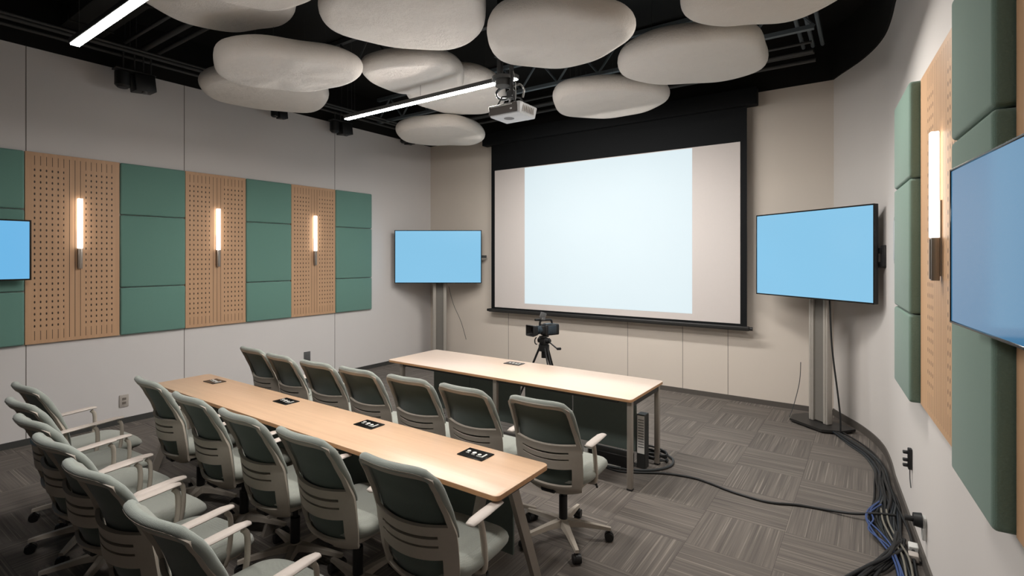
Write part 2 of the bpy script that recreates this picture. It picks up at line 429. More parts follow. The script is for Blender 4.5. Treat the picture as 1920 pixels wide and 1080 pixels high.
# ------------------------------------------------------------------ felt clouds
YAW = R(34.87)
def cloud(x, y, zb, a, b, seed, lab):
    rnd = random.Random(seed); T = 0.175
    ph = [rnd.uniform(0, 2 * PI) for _ in range(4)]; am = (0.035, 0.045, 0.022, 0.012)
    N = 72
    def rad(th): return 1 + sum(am[i] * math.cos((i + 2) * th + ph[i]) for i in range(4))
    prof = [(0.0, 0.0, 0), (0.35, 0.002, 0), (0.62, 0.006, 0), (0.80, 0.014, 0)]
    rings = []
    def ring(s, inset, z):
        pts = []
        for k in range(N):
            th = 2 * PI * k / N
            r = rad(th)
            rx, ry = max(a * r * s - inset, 0.001), max(b * r * s - inset, 0.001)
            wob = 0.006 * math.sin(3 * th + ph[0]) * s + 0.004 * math.sin(7 * th * 1 + ph[1])
            pts.append((rx * math.cos(th), ry * math.sin(th), z + wob))
        return pts
    bm = B()
    seqs = [(0.3, 0, 0.004), (0.6, 0, 0.006), (0.82, 0, 0.012)]
    for s, i, z in seqs: rings.append(ring(s, i, z))
    for q in range(0, 11):
        an = -PI / 2 + PI * q / 10 * 0.98
        rings.append(ring(1.0, 0.075 * (1 - math.cos(an)), T / 2 + (T / 2 - 0.006) * math.sin(an) * 0.98 + 0.004))
    for s in (0.75, 0.4): rings.append(ring(s, 0.02, T - 0.002))
    loft(bm, rings)
    o = finish(bm, 'acoustic_cloud', M['felt'], None, True, 80)
    o.location = (x, y, zb); o.rotation_euler = (0, 0, YAW)
    tag(o, lab, 'acoustic cloud', 'pebble shaped felt ceiling clouds')
    for dx, dy in ((-0.5, 0.2), (0.5, 0.2), (0.0, -0.5)):
        bm = B(); cyl(bm, (dx * a, dy * b, T - 0.02), (dx * a, dy * b, 4.37 - zb), 0.0014, seg=5); finish(bm, 'hanger_wire', M['steel'], o)
CL = [(-3.78, 1.78, 3.55, .50, .50, 1, 'felt cloud at top left nearest the cropped pendant light'),
      (-2.81, 1.50, 3.30, .39, .39, 2, 'felt cloud at top edge overlapping the cloud beside cropped pendant'),
      (-2.57, 2.45, 3.38, .57, .57, 3, 'big felt cloud cut by top edge, left of the projector'),
      (-1.735, 3.0, 3.20, .485, .475, 4, 'broad felt cloud directly above right of the projector'),
      (-1.24, 4.45, 3.40, .64, .55, 5, 'long felt cloud right of the broad one above projector'),
      (-0.52, 3.41, 3.35, .49, .49, 6, 'felt cloud cut by top edge nearest the curved right wall'),
      (-2.31, 5.09, 3.40, .62, .57, 7, 'felt cloud right of projector, nearest the projection screen'),
      (-3.88, 2.38, 3.25, .58, .45, 8, 'left felt cloud hanging lower in front of another cloud'),
      (-5.25, 3.02, 3.48, .66, .61, 9, 'felt cloud partly hidden behind another, nearest the left wall'),
      (-3.33, 3.29, 3.35, .465, .445, 10, 'felt cloud left of projector just above the long pendant'),
      (-3.76, 4.36, 3.54, .56, .70, 11, 'felt cloud crossed by the long pendant, behind the projector mount'),
      (-4.71, 5.11, 3.38, .61, .60, 12, 'farthest felt cloud, below the long pendant near left corner'),
      (-1.17, 2.50, 3.40, .40, .40, 13, 'sliver of felt cloud at top edge right of picture centre')]
for c in CL: cloud(*c)

# ------------------------------------------------------------------ ceiling steelwork
def joist(y, lab, mat):
    t = thing('steel_joist', lab, 'ceiling joist', (0, y, 0), group='open web joists under the dark ceiling')
    x0, x1 = -6.55, -0.45
    bm = B(); box(bm, ((x0 + x1) / 2, 0, 4.33), (x1 - x0, 0.05, 0.05)); finish(bm, 'top_chord', mat, t)
    bm = B(); box(bm, ((x0 + x1) / 2, 0, 3.97), (x1 - x0, 0.05, 0.04)); finish(bm, 'bottom_chord', mat, t)
    bm = B(); n = 11; w = (x1 - x0) / n
    for i in range(n):
        xa = x0 + i * w
        tube(bm, [(xa, 0, 3.98), (xa + w / 2, 0, 4.32)], 0.014, 6); tube(bm, [(xa + w / 2, 0, 4.32), (xa + w, 0, 3.98)], 0.014, 6)
    finish(bm, 'web_bars', mat, t)
joist(5.62, 'open web joist tinted as screen-lit, nearest the projection screen', M['litsteel'])
joist(3.85, 'open web joist crossing above the projector mount', M['steel'])
joist(0.55, 'open web joist above the cropped pendant', M['steel'])
for i, (p, q, r, g) in enumerate([
        ((-6.5, YB + .2, 3.93), (-6.5, 6.7, 3.93), 0.018, 'left'), ((-6.36, YB + .2, 3.95), (-6.36, 6.7, 3.95), 0.022, 'left'), ((-6.2, YB + .2, 3.93), (-6.2, 6.7, 3.93), 0.014, 'left'),
        ((-6.4, 2.42, 4.02), (-0.6, 2.42, 4.02), 0.022, 'cross'), ((-6.4, 2.28, 4.02), (-0.6, 2.28, 4.02), 0.03, 'cross'), ((-6.4, 2.12, 4.04), (-0.6, 2.12, 4.04), 0.018, 'cross'),
        ((-6.0, 6.45, 3.93), (-0.5, 6.45, 3.93), 0.022, 'front'), ((-6.0, 6.30, 3.96), (-0.5, 6.30, 3.96), 0.016, 'front'), ((-6.0, 6.15, 3.93), (-0.5, 6.15, 3.93), 0.02, 'front'), ((-6.0, 6.0, 3.97), (-0.5, 6.0, 3.97), 0.014, 'front')]):
    bm = B(); cyl(bm, p, q, r, seg=10)
    for s in (0.2, 0.5, 0.8):
        c = Vector(p).lerp(Vector(q), s); cyl(bm, c, (c.x, c.y, 4.37), 0.004, seg=5)
    o = finish(bm, 'ceiling_conduit', M['steel'])
    lab = {'left': 'dark conduit running along the top of the left wall', 'cross': 'dark conduit crossing the ceiling above the left clouds', 'front': 'dark conduit running above the projection screen casing'}[g]
    tag(o, lab, 'conduit', {'left': 'conduits along the left wall', 'cross': 'conduits across the ceiling', 'front': 'conduits above the screen'}[g])
for x in (-0.62, -0.53, -0.44):
    bm = B(); pts = spline([(x, 5.35, 4.37), (x, 5.35, 4.25), (x, 5.40, 4.18), (x, 5.6, 4.14), (x, 6.5, 4.10)], 6); tube(bm, pts, 0.02, 8)
    o = finish(bm, 'ceiling_conduit', M['litsteel']); tag(o, 'conduit tinted as screen-lit, bending down at right end of the dark ceiling', 'conduit', 'conduits at the ceiling right end')
bm = B(); box(bm, (-4.9, 1.75, 4.12), (2.9, 0.34, 0.24), None, 0.01, 2)
for x in (-6.1, -5.2, -4.3, -3.7): box(bm, (x, 1.75, 4.12), (0.03, 0.36, 0.26)); cyl(bm, (x, 1.75, 4.2), (x, 1.75, 4.37), .006, seg=6)
o = finish(bm, 'air_duct', M['ceil']); tag(o, 'wide black air duct above the left pendant light', 'duct')
bm = B(); cyl(bm, (-1.0, 5.0, 4.12), (0.0, 5.0, 4.12), 0.14, seg=20)
for x in (-0.8, -0.4): cyl(bm, (x, 5, 4.2), (x, 5, 4.37), .006, seg=6)
o = finish(bm, 'air_duct', M['ceil']); tag(o, 'round black air duct beside the curved right wall', 'duct')

# ------------------------------------------------------------------ loudspeakers on the left wall
def speaker(x, y, z, s, lab, rz=0):
    t = thing('wall_loudspeaker', lab, 'loudspeaker', (x, y, z), rz, 'black loudspeakers along the left wall top')
    bm = B(); box(bm, (0, 0.075 * s, 0), (0.17 * s, 0.19 * s, 0.17 * s), Matrix.Rotation(R(6), 3, 'X'), 0.008 * s, 2); finish(bm, 'cabinet', M['black'], t)
    bm = B()
    cyl(bm, (0.0, -0.105 * s, 0.075 * s), (0.0, -0.105 * s, -0.06 * s), 0.07 * s, seg=20); cyl(bm, (0, -0.105 * s, -0.06 * s), (0, -0.105 * s, -0.085 * s), 0.07 * s, 0.045 * s, seg=20)
    finish(bm, 'round_head', M['black'], t)
    bm = B(); box(bm, (0, 0, 0.10 * s), (0.12 * s, 0.36 * s, 0.014 * s)); box(bm, (-0.09 * s, 0, 0.03 * s), (0.02 * s, 0.05 * s, 0.15 * s)); finish(bm, 'bracket', M['steel'], t)
    bm = B()
    for q in (-0.10, 0.0, 0.08, 0.15): cyl(bm, (0, q * s, 0.10 * s), (0, q * s, 3.93 - z), 0.008 * s, seg=8)
    finish(bm, 'hanger_rods', M['steel'], t)
    bm = B(); cyl(bm, (0.03, 0.08 * s, -0.085 * s), (0.03, 0.08 * s, -0.105 * s), 0.025 * s, seg=12); finish(bm, 'knob', M['grey'], t)
    return t
speaker(-6.36, 2.19, 3.635, 1.0, 'largest black loudspeaker hanging above first wood panel')
speaker(-6.45, 4.82, 3.70, 0.95, 'black loudspeaker at far end of long pendant, left wall')
speaker(-6.5, 6.20, 3.79, 0.75, 'black loudspeaker nearest the room corner beneath farthest cloud')
speaker(-6.48, 3.87, 3.70, 0.6, 'small black loudspeaker showing below the cloud at left wall')

# ------------------------------------------------------------------ projection screen
YS = 6.78
t = thing('projection_screen', 'large pull-down projection screen showing a blank white picture', 'projection screen', (0, 0, 0))
bm = B(); box(bm, (-3.21, YS + 0.01, 3.735), (4.155, 0.14, 0.21), None, 0.012, 2); finish(bm, 'casing', M['screenblack'], t)
bm = B(); box(bm, (-3.195, YS + 0.006, 2.29), (3.89, 0.006, 2.72)); finish(bm, 'black_border', M['screenblack'], t)
bm = B(); box(bm, (-3.195, YS, 2.097), (3.742, 0.004, 2.226)); wc = finish(bm, 'white_cloth', M['white'], t)
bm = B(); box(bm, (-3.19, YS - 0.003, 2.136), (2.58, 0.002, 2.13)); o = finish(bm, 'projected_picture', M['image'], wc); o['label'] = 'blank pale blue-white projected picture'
bm = B(); box(bm, (-3.2, YS, 0.93), (3.965, 0.045, 0.055), None, 0.012, 3); finish(bm, 'weight_bar', M['basep'], t)
for sx in (-5.2, -1.2):
    bm = B(); cyl(bm, (sx - 0.015, YS, 0.93), (sx + 0.015, YS, 0.93), 0.022, seg=12); finish(bm, 'end_cap', M['black'], t)

# ------------------------------------------------------------------ projector and its mount
PX, PY = -2.245, 3.215
t = thing('ceiling_mount', 'black ceiling mount with ring and cable loop holding the projector', 'projector mount', (PX, PY, 0))
bm = B(); box(bm, (0, 0, 4.35), (0.24, 0.24, 0.03)); box(bm, (-0.06, 0, 3.36), (0.16, 0.07, 0.05)); finish(bm, 'ceiling_plate', M['black'], t)
bm = B(); cyl(bm, (0.0, 0, 3.0), (0, 0, 4.35), 0.017, seg=14); cyl(bm, (-0.10, -0.01, 3.20), (-0.10, -0.01, 4.36), 0.024, seg=12); finish(bm, 'pole', M['black'], t)
bm = B(); cyl(bm, (-0.08, 0, 3.155), (-0.08, 0, 3.18), 0.085, seg=24); cyl(bm, (-0.08, 0, 3.11), (-0.08, 0, 3.155), 0.06, seg=20); finish(bm, 'junction_disc', M['steel'], t)
bm = B(); ring = [(-0.075 + 0.08 * math.cos(R(a)), 0.02 + 0.03 * math.sin(R(a)), 3.06 + 0.055 * math.sin(R(a)) - 0.02 * math.cos(R(a))) for a in range(0, 360, 15)]; tube(bm, ring, 0.010, 8, True); finish(bm, 'cable_loop', M['cableg'], t)
bm = B()
for sx, sy in ((-1, -1), (1, -1), (-1, 1), (1, 1)): tube(bm, [(0, 0, 3.02), (sx * 0.05, sy * 0.05, 3.01), (sx * 0.08, sy * 0.07, 2.945)], 0.007, 6)
box(bm, (0, 0, 3.03), (0.06, 0.06, 0.06), None, 0.006, 1); finish(bm, 'spider_arms', M['black'], t)
bm = B(); tube(bm, spline([(0.02, 0, 3.09), (0.07, 0.01, 3.10), (0.10, 0.02, 3.06), (0.09, 0.02, 3.0)], 5), 0.008, 8); tube(bm, spline([(0.03, -0.02, 3.2), (0.05, -0.02, 3.12), (0.05, -0.02, 3.0), (0.05, -0.03, 2.95)], 5), 0.004, 6); finish(bm, 'cable', M['chrome'], t)
t = thing('projector', 'white and dark projector hanging from the ceiling mount', 'projector', (PX + 0.005, PY + 0.01, 2.845))
bm = B(); box(bm, (0, 0, 0.05), (0.29, 0.24, 0.088), None, 0.012, 3)
for v in bm.verts:
    if v.co.z < 0.02: v.co.x *= 0.93; v.co.y *= 0.93
finish(bm, 'body', M['projw'], t)
bm = B(); box(bm, (-0.008, -0.119, 0.054), (0.255, 0.008, 0.070), None, 0.003, 1)
finish(bm, 'rear_panel', M['projb'], t)
bm = B(); box(bm, (-0.02, -0.124, 0.078), (0.20, 0.003, 0.008)); box(bm, (0.07, -0.124, 0.045), (0.02, 0.003, 0.012)); finish(bm, 'port_strip', M['chrome'], t)
bm = B()
for i in range(7): box(bm, (0.1445, -0.07 + i * 0.022, 0.05), (0.004, 0.006, 0.05))
finish(bm, 'vent_grille', M['alu'], t)
bm = B(); cyl(bm, (0.05, 0.10, 0.05), (0.05, 0.135, 0.05), 0.036, seg=20); lz = finish(bm, 'lens', M['black'], t)
bm = B(); cyl(bm, (0.05, 0.133, 0.05), (0.05, 0.137, 0.05), 0.028, seg=20); finish(bm, 'lens_glass', M['lens'], lz)
bm = B(); cyl(bm, (-0.02, -0.02, 0.005), (-0.02, -0.02, 0.008), 0.04, seg=20); finish(bm, 'foot_pad', M['grey'], t)

# ------------------------------------------------------------------ displays
def display(name, lab, centre, right, W, H, th, mat, bez=0.012, parts=None):
    """flat screen; right = horizontal unit vector along the picture's width as seen by a viewer"""
    a = math.atan2(right[1], right[0])
    t = thing(name, lab, 'display', centre, a)         # local X right, local Y away from the viewer
    bm = B(); box(bm, (0, th / 2 + 0.003, 0), (W, th, H), None, 0.006, 2); box(bm, (0, th + 0.015, -0.04), (W * 0.6, 0.035, H * 0.55), None, 0.01, 2); finish(bm, 'back_shell', M['black'], t)
    bm = B()
    for sx in (-1, 1): box(bm, (sx * (W / 2 - bez / 2), 0.002, 0), (bez, 0.012, H), None, 0.002, 1)
    for sz in (-1, 1): box(bm, (0, 0.002, sz * (H / 2 - bez / 2)), (W - 2 * bez, 0.012, bez), None, 0.002, 1)
    finish(bm, 'bezel', M['gloss'], t)
    bm = B(); box(bm, (0, 0.001, 0), (W - 2 * bez, 0.004, H - 2 * bez)); finish(bm, 'screen', mat, t)
    return t
def stand(name, lab, x, y, ang, ztop, cross):
    """free-standing twin post stand; local -Y faces the room"""
    t = thing(name, lab, 'display stand', (x, y, 0), ang)
    bm = B(); prism(bm, [(-0.30, -0.06), (-0.20, -0.21), (0.20, -0.21), (0.30, -0.06), (0.30, 0.13), (-0.30, 0.13)], 0.018, 0.042)
    prism(bm, [(-0.27, -0.05), (-0.18, -0.18), (0.18, -0.18), (0.27, -0.05), (0.27, 0.11), (-0.27, 0.11)], 0.0, 0.018); finish(bm, 'base', M['basep'], t, False)
    for sx in (-1, 1):
        bm = B(); box(bm, (sx * 0.088, 0, ztop / 2 + 0.02), (0.056, 0.075, ztop - 0.04), None, 0.010, 3)
        box(bm, (sx * 0.088, -0.040, ztop / 2 + 0.02), (0.012, 0.006, ztop - 0.06)); finish(bm, 'post', M['post'], t)
    bm = B(); box(bm, (0, 0.012, ztop / 2 + 0.02), (0.122, 0.05, ztop - 0.06), None, 0.004, 1); finish(bm, 'spine', M['spine'], t)
    bm = B(); box(bm, (0, -0.06, ztop - 0.30), (0.34, 0.045, 0.36), None, 0.005, 1); box(bm, (0, -0.06 - cross / 2, ztop - 0.30), (0.14, cross, 0.14)); finish(bm, 'mount_arm', M['black'], t)
    return t
# corner screens
aL = YAW
t = display('flat_screen', 'blue flat screen on a stand in the left room corner', (-5.925, 6.352, 1.806), (math.cos(aL), math.sin(aL)), 1.447, 0.882, 0.045, M['tv'])
bm = B(); box(bm, (0.76, 0.05, 0.0), (0.09, 0.02, 0.045)); finish(bm, 'side_bracket', M['black'], t)
stand('screen_stand', 'silver twin post stand under the left corner screen', -6.05, 6.53, aL, 2.0, 0.05)
RL, RR = Vector((-1.117, 6.617)), Vector((0.018, 5.735))
d = (RR - RL).normalized(); aR = math.atan2(d.y, d.x)
t = display('flat_screen', 'large blue flat screen on a stand in the right corner', ((RL.x + RR.x) / 2, (RL.y + RR.y) / 2, 1.828), (d.x, d.y), (RR - RL).length, 0.92, 0.045, M['tv'], 0.014)
bm = B(); box(bm, (0.67, 0.075, 0.03), (0.14, 0.04, 0.05)); box(bm, (0.745, 0.085, -0.02), (0.05, 0.05, 0.20), None, 0.008, 1); cyl(bm, (0.68, 0.09, -0.10), (0.77, 0.09, -0.10), 0.028, seg=12); finish(bm, 'swing_bracket', M['black'], t)
stand('screen_stand', 'silver twin post stand on black base under right screen', -0.455, 6.415, aR, 2.0, 0.06)
# wall screens
t = display('wall_screen', 'small blue screen cut off by the left picture edge', (-6.475, 0.917, 1.865), (0, 1), 0.972, 0.562, 0.035, M['tvl'], 0.014)
t.rotation_euler = (0, 0, PI / 2)
bm = B(); box(bm, (0, 0.09, 0), (0.2, 0.11, 0.2)); finish(bm, 'wall_bracket', M['black'], t)
p0, p1 = Vector((0.2123, 2.22)), Vector((0.289, 1.667)); d = (p1 - p0).normalized(); c = p0 + d * 0.447
t = display('wall_screen', 'dim blue glossy screen cut off by the right picture edge', (c.x, c.y, 1.836), (d.x, d.y), 0.894, 0.503, 0.03, M['tvr'], 0.008)
bm = B(); box(bm, (0.2, 0.09, 0.0), (0.2, 0.07, 0.2)); finish(bm, 'wall_bracket', M['black'], t)

# ------------------------------------------------------------------ tables
def tabletop(x0, x1, y0, y1, z1, th, mat, edge, parent):
    bm = B(); prism(bm, rrect((x0 + x1) / 2, (y0 + y1) / 2, (x1 - x0) / 2, (y1 - y0) / 2, 0.028), z1 - th, z1, 1, 0)
    es = [e for e in bm.edges if all(abs(v.co.z - z1) < 1e-5 for v in e.verts)]
    bmesh.ops.bevel(bm, geom=es, offset=0.003, segments=2, affect='EDGES', profile=0.5)
    return finish(bm, 'tabletop', [mat, edge], parent, True, 30)
def power_module(x, y, z, parent, w=0.175, h=0.115):
    bm = B(); box(bm, (x, y, z + 0.002), (w, h, 0.006), None, 0.002, 1); o = finish(bm, 'power_module', M['gloss'], parent); o['label'] = 'black table power module with white sockets'
    for i, (dx, dy, sw, sh) in enumerate(((-0.055, 0.012, 0.022, 0.022), (-0.012, 0.006, 0.026, 0.026), (0.028, 0.0, 0.022, 0.020), (0.060, 0.010, 0.016, 0.05))):
        bm = B()
        if i < 3: cyl(bm, (x + dx, y + dy, z + 0.005), (x + dx, y + dy, z + 0.0075), sw / 2, seg=14); box(bm, (x + dx + 0.006, y + dy - 0.022, z + 0.006), (0.022, 0.005, 0.003))
        else: box(bm, (x + dx, y + dy - 0.01, z + 0.006), (0.010, 0.05, 0.003)); box(bm, (x + dx - 0.014, y + dy - 0.032, z + 0.006), (0.03, 0.006, 0.003))
        finish(bm, 'socket', M['socket'], o)
ZT = 0.715
ta = thing('conference_table', 'long narrow oak training table between two rows of chairs', 'table', (0, 0, 0))
tabletop(-5.06, -1.39, 1.878, 2.335, ZT, 0.024, M['top'], M['edge'], ta)
def slant(p, q, w, d_):
    bm = B(); p, q = Vector(p), Vector(q); v = []
    for c in (p, q):
        v.append([bm.verts.new((c.x + sx * w / 2, c.y + sy * d_ / 2, c.z)) for sx, sy in ((-1, -1), (1, -1), (1, 1), (-1, 1))])
    for k_ in range(4): bm.faces.new((v[0][k_], v[0][(k_ + 1) % 4], v[1][(k_ + 1) % 4], v[1][k_]))
    bm.faces.new(v[0]); bm.faces.new(v[1]); return bm
for xx, dx in ((-1.46, -0.06), (-3.22, 0), (-4.95, 0.05)):
    finish(slant((xx, 2.10, 0.655), (xx + dx, 2.43, 0.0), 0.028, 0.060), 'leg', M['tleg'], ta, False)
    xn = xx - 0.16 if xx > -2 else xx
    finish(slant((xn, 2.08, 0.655), (xn, 1.84, 0.0), 0.028, 0.060), 'leg', M['tleg'], ta, False)
    bm = B(); box(bm, ((xx + xn) / 2, 2.1, 0.672), (0.06 + abs(xx - xn), 0.30, 0.036)); finish(bm, 'leg_bracket', M['tdark'], ta)
bm = B(); box(bm, (-3.22, 2.10, 0.665), (3.4, 0.05, 0.05)); finish(bm, 'support_beam', M['tdark'], ta)
bm = B(); box(bm, (-3.24, 2.27, 0.43), (3.34, 0.016, 0.44), None, 0.003, 1); finish(bm, 'modesty_panel', M['modest'], ta)
bm = B(); box(bm, (-1.55, 2.28, 0.655), (0.16, 0.07, 0.06), None, 0.006, 1); finish(bm, 'cable_box', M['black'], ta)
for px in (-4.70, -3.61, -2.67, -1.787): power_module(px, 2.215, ZT, ta)

tb = thing('presenter_table', 'wide pale oak table in front of the tripod camera', 'table', (0, 0, 0))
tabletop(-4.205, -1.50, 3.735, 4.475, ZT, 0.022, M['topb'], M['edge'], tb)
for xx, nm in ((-1.535, 0), (-2.83, 1), (-4.05, 2)):
    for yy in (3.80, 4.41):
        bm = B(); box(bm, (xx, yy, ZT / 2 - 0.012), (0.042, 0.042, ZT - 0.024), None, 0.007, 2); lg = finish(bm, 'leg', M['tleg'], tb)
        bm = B(); box(bm, (xx, yy, 0.008), (0.046, 0.046, 0.016), None, 0.004, 1); finish(bm, 'foot', M['black'], lg)
    bm = B(); box(bm, (xx, 4.105, ZT - 0.052), (0.03, 0.57, 0.04)); finish(bm, 'cross_rail', M['tdark'], tb)
bm = B(); box(bm, (-2.83, 3.80, ZT - 0.040), (2.4, 0.03, 0.028)); finish(bm, 'long_rail', M['tdark'], tb)
for x0, x1 in ((-4.02, -3.50), (-3.49, -2.86), (-2.80, -2.28), (-2.27, -1.66)):
    bm = B(); box(bm, ((x0 + x1) / 2, 4.25, 0.41), (x1 - x0, 0.02, 0.555), None, 0.003, 1); finish(bm, 'modesty_panel', M['modest'], tb)
power_module(-2.99, 4.33, ZT, tb, 0.19, 0.12)

# vented plate and black cable box under that table
t = thing('vented_rack', 'white slotted plate on a dark rack beside the table legs', 'equipment rack', (-1.615, 4.25, 0))
bm = B(); box(bm, (0, 0.03, 0.23), (0.075, 0.09, 0.46), None, 0.004, 1); finish(bm, 'housing', M['tdark'], t)
bm = B(); box(bm, (0, -0.017, 0.29), (0.062, 0.004, 0.32))
finish(bm, 'slotted_plate', M['vent'], t)
bm = B()
for i in range(11): box(bm, (0.002, -0.0195, 0.185 + i * 0.023), (0.050, 0.003, 0.0045))
finish(bm, 'slots', M['black'], t)
t = thing('cable_box', 'low black cable box with white brackets on floor under table', 'cable box', (-1.88, 4.19, 0))
bm = B(); box(bm, (0, 0, 0.06), (0.40, 0.13, 0.12), None, 0.006, 1); finish(bm, 'housing', M['black'], t)
bm = B(); box(bm, (-0.19, -0.075, 0.07), (0.035, 0.02, 0.14), None, 0.002, 1); box(bm, (-0.17, -0.075, 0.13), (0.07, 0.02, 0.015)); box(bm, (-0.02, -0.07, 0.012), (0.3, 0.012, 0.02)); finish(bm, 'bracket', M['socket'], t)

# ------------------------------------------------------------------ task chair
def interp(tab, z):
    if z <= tab[0][0]: return tab[0][1]
    for (a, va), (b, vb) in zip(tab, tab[1:]):
        if z <= b:
            s = (z - a) / (b - a); s = s * s * (3 - 2 * s) * 0.35 + s * 0.65
            return va + (vb - va) * s
    return tab[-1][1]
PY_ = [(.37, -.165), (.42, -.215), (.50, -.243), (.58, -.250), (.66, -.257), (.75, -.283), (.85, -.322), (.92, -.354), (.965, -.378)]
HW_ = [(.37, .165), (.41, .203), (.50, .218), (.62, .224), (.66, .223), (.80, .210), (.92, .203), (.965, .198)]
WR_ = [(.37, .05), (.50, .075), (.66, .065), (.95, .038)]
def back_pt(u, z, off=0.0, grow=0.0):
    lo, hi = 0.37 + 0.035 * abs(u) ** 5, 0.962 - 0.035 * abs(u) ** 7
    zz = lo + (z - 0.37) / (0.962 - 0.37) * (hi - lo)
    zz += 0.016 * u * u * math.exp(-((z - 0.62) / 0.13) ** 2)
    return Vector((u * (interp(HW_, zz) + grow), interp(PY_, zz) + interp(WR_, zz) * u * u + off, zz))

def grid_surface(us, zs, fn, skip=None):
    bm = B(); g = [[bm.verts.new(fn(u, z)) for u in us] for z in zs]
    for i in range(len(zs) - 1):
        for j in range(len(us) - 1):
            if skip and skip((us[j] + us[j + 1]) / 2, (zs[i] + zs[i + 1]) / 2): continue
            bm.faces.new((g[i][j], g[i][j + 1], g[i + 1][j + 1], g[i + 1][j]))
    lone = [v for v in bm.verts if not v.link_faces]
    bmesh.ops.delete(bm, geom=lone, context='VERTS')
    return bm

def make_chair(post_front=False):
    t = thing('task_chair', None, 'chair')
    hu = [0, .12, .25, .38, .5, .6, .68, .74, .80, .85, .90, .94, .97, 1.0]
    us = [-u for u in hu[:0:-1]] + hu
    zs = [.37, .385, .40, .42, .432, .45, .48, .51, .53, .54, .56, .58, .592, .602, .615, .630, .643, .66, .678, .69, .72, .76, .80, .84, .88, .905, .918, .935, .95, .962]
    def hole(u, z):
        u = abs(u)
        if .69 < z < .935: return u < .90
        if .630 < z < .643 or .592 < z < .602: return u < .68
        if .432 < z < .54: return u < .74
        return False
    bm = grid_surface(us, zs, lambda u, z: back_pt(u, z), hole)
    bmesh.ops.recalc_face_normals(bm, faces=bm.faces)
    bmesh.ops.solidify(bm, geom=bm.faces[:], thickness=0.016)
    fr = finish(bm, 'back_frame', M['frame'], t, True, 42)
    # rear fabric skin
    u2 = [i / 10 for i in range(-9, 10)]; z2 = [.42 + i * .0285 for i in range(19)]
    finish(grid_surface(u2, z2, lambda u, z: back_pt(u, z, 0.012)), 'mesh_panel', M['backf'], t, True, 80)
    # front cushion
    N, K = 28, 22; rings = []
    for i in range(K + 1):
        z = .425 + (.958 - .425) * i / K; f = 0.030 * (max(0.0, 1 - abs(2 * i / K - 1) ** 5)) ** 0.5
        front, rear = [], []
        for j in range(N + 1):
            u = -0.92 + 1.84 * j / N; e = (max(0.0, 1 - abs(u / .925) ** 6)) ** 0.5
            front.append(back_pt(u, z, 0.018 + (f + 0.006) * e)); rear.append(back_pt(u, z, 0.014))
        rings.append(front + rear[::-1])
    bm = B(); loft(bm, rings); finish(bm, 'back_cushion', M['seatf'], t, True, 70)
    # fabric roll round the top and upper sides
    path = []
    for i in range(15): path.append(back_pt(-0.985, .62 + .31 * i / 14, 0.004 + 0.006 * (1 - i / 14), 0.0))
    for i in range(1, 16): path.append(back_pt(-0.96 + 1.92 * i / 16, .956, 0.003))
    for i in range(15): path.append(back_pt(0.985, .93 - .31 * i / 14, 0.004 + 0.006 * i / 14, 0.0))
    n = len(path); rr = [0.0195 * min(1, 0.20 + min(i, n - 1 - i) / 13) for i in range(n)]
    bm = B(); tube(bm, path, rr, 10); finish(bm, 'fabric_trim', M['rim'], t, True, 80)
    # seat
    def outline(g, z):
        pts = []
        for k_ in range(48):
            a = 2 * PI * k_ / 48; ca, sa = math.cos(a), math.sin(a); p = 2 / 3.6
            x = math.copysign(abs(ca) ** p, ca) * (0.235 - g); y = math.copysign(abs(sa) ** p, sa) * (0.245 - g) + 0.045
            zz = z - 0.030 * max(0, (y - 0.14) / 0.14) ** 2 * (1 if z > 0.45 else .5)
            pts.append((x, y, zz))
        return pts
    bm = B(); loft(bm, [outline(0.05, .425), outline(0.014, .430), outline(0.002, .445), outline(0, .462), outline(.005, .478), outline(.02, .490), outline(.06, .496), outline(.14, .494)])
    finish(bm, 'seat_cushion', M['seatf'], t, True, 80)
    bm = B(); prism(bm, rrect(0, 0.02, 0.19, 0.20, 0.06), .405, .428); finish(bm, 'seat_pan', M['frame'], t)
    bm = B(); box(bm, (0, 0.0, 0.375), (0.15, 0.24, 0.06), None, 0.012, 2); box(bm, (0, -0.16, 0.385), (0.10, 0.10, 0.035), None, 0.008, 1)
    tube(bm, spline([(0.06, 0.03, .38), (0.17, 0.04, .375), (0.205, 0.05, .37), (0.225, 0.02, .368)], 5), 0.007, 6); finish(bm, 'tilt_mechanism', M['black'], t)
    bm = B(); cyl(bm, (0, 0, .10), (0, 0, .27), 0.027, seg=18); cyl(bm, (0, 0, .27), (0, 0, .36), 0.016, seg=14); finish(bm, 'gas_lift', M['black'], t)
    bm = B(); cyl(bm, (0, 0, .075), (0, 0, .125), 0.044, 0.036, seg=20)
    RB = 0.29; angs = [-47 + 72 * i for i in range(5)]
    for a in angs:
        c, s = math.cos(R(a)), math.sin(R(a)); rg = []
        for q, w, zt, zb in ((0.025, 0.028, .122, .080), (0.12, 0.021, .112, .082), (0.23, 0.017, .096, .074), (RB + 0.012, 0.013, .084, .066)):
            rg.append([(c * q - s * w * k_, s * q + c * w * k_, z) for k_, z in ((-1, zb), (1, zb), (0.75, zt), (-0.75, zt))])
        loft(bm, rg)
    finish(bm, 'star_base', M['frame'], t, True, 30)
    for a in angs:
        c, s = math.cos(R(a)), math.sin(R(a)); o = Vector((c * RB, s * RB, 0)); tg = Vector((-s, c, 0)); rd = Vector((c, s, 0))
        bm = B()
        for k_ in (-1, 1): cyl(bm, o + tg * (0.008 * k_) + Vector((0, 0, .027)), o + tg * (0.024 * k_) + Vector((0, 0, .027)), 0.027, seg=16)
        cyl(bm, o + Vector((0, 0, .03)), o + Vector((0, 0, .078)), 0.008, seg=8)
        cyl(bm, o + tg * -0.010 + Vector((0, 0, .030)), o + tg * 0.010 + Vector((0, 0, .030)), 0.029, seg=14)
        finish(bm, 'caster', M['black'], t)
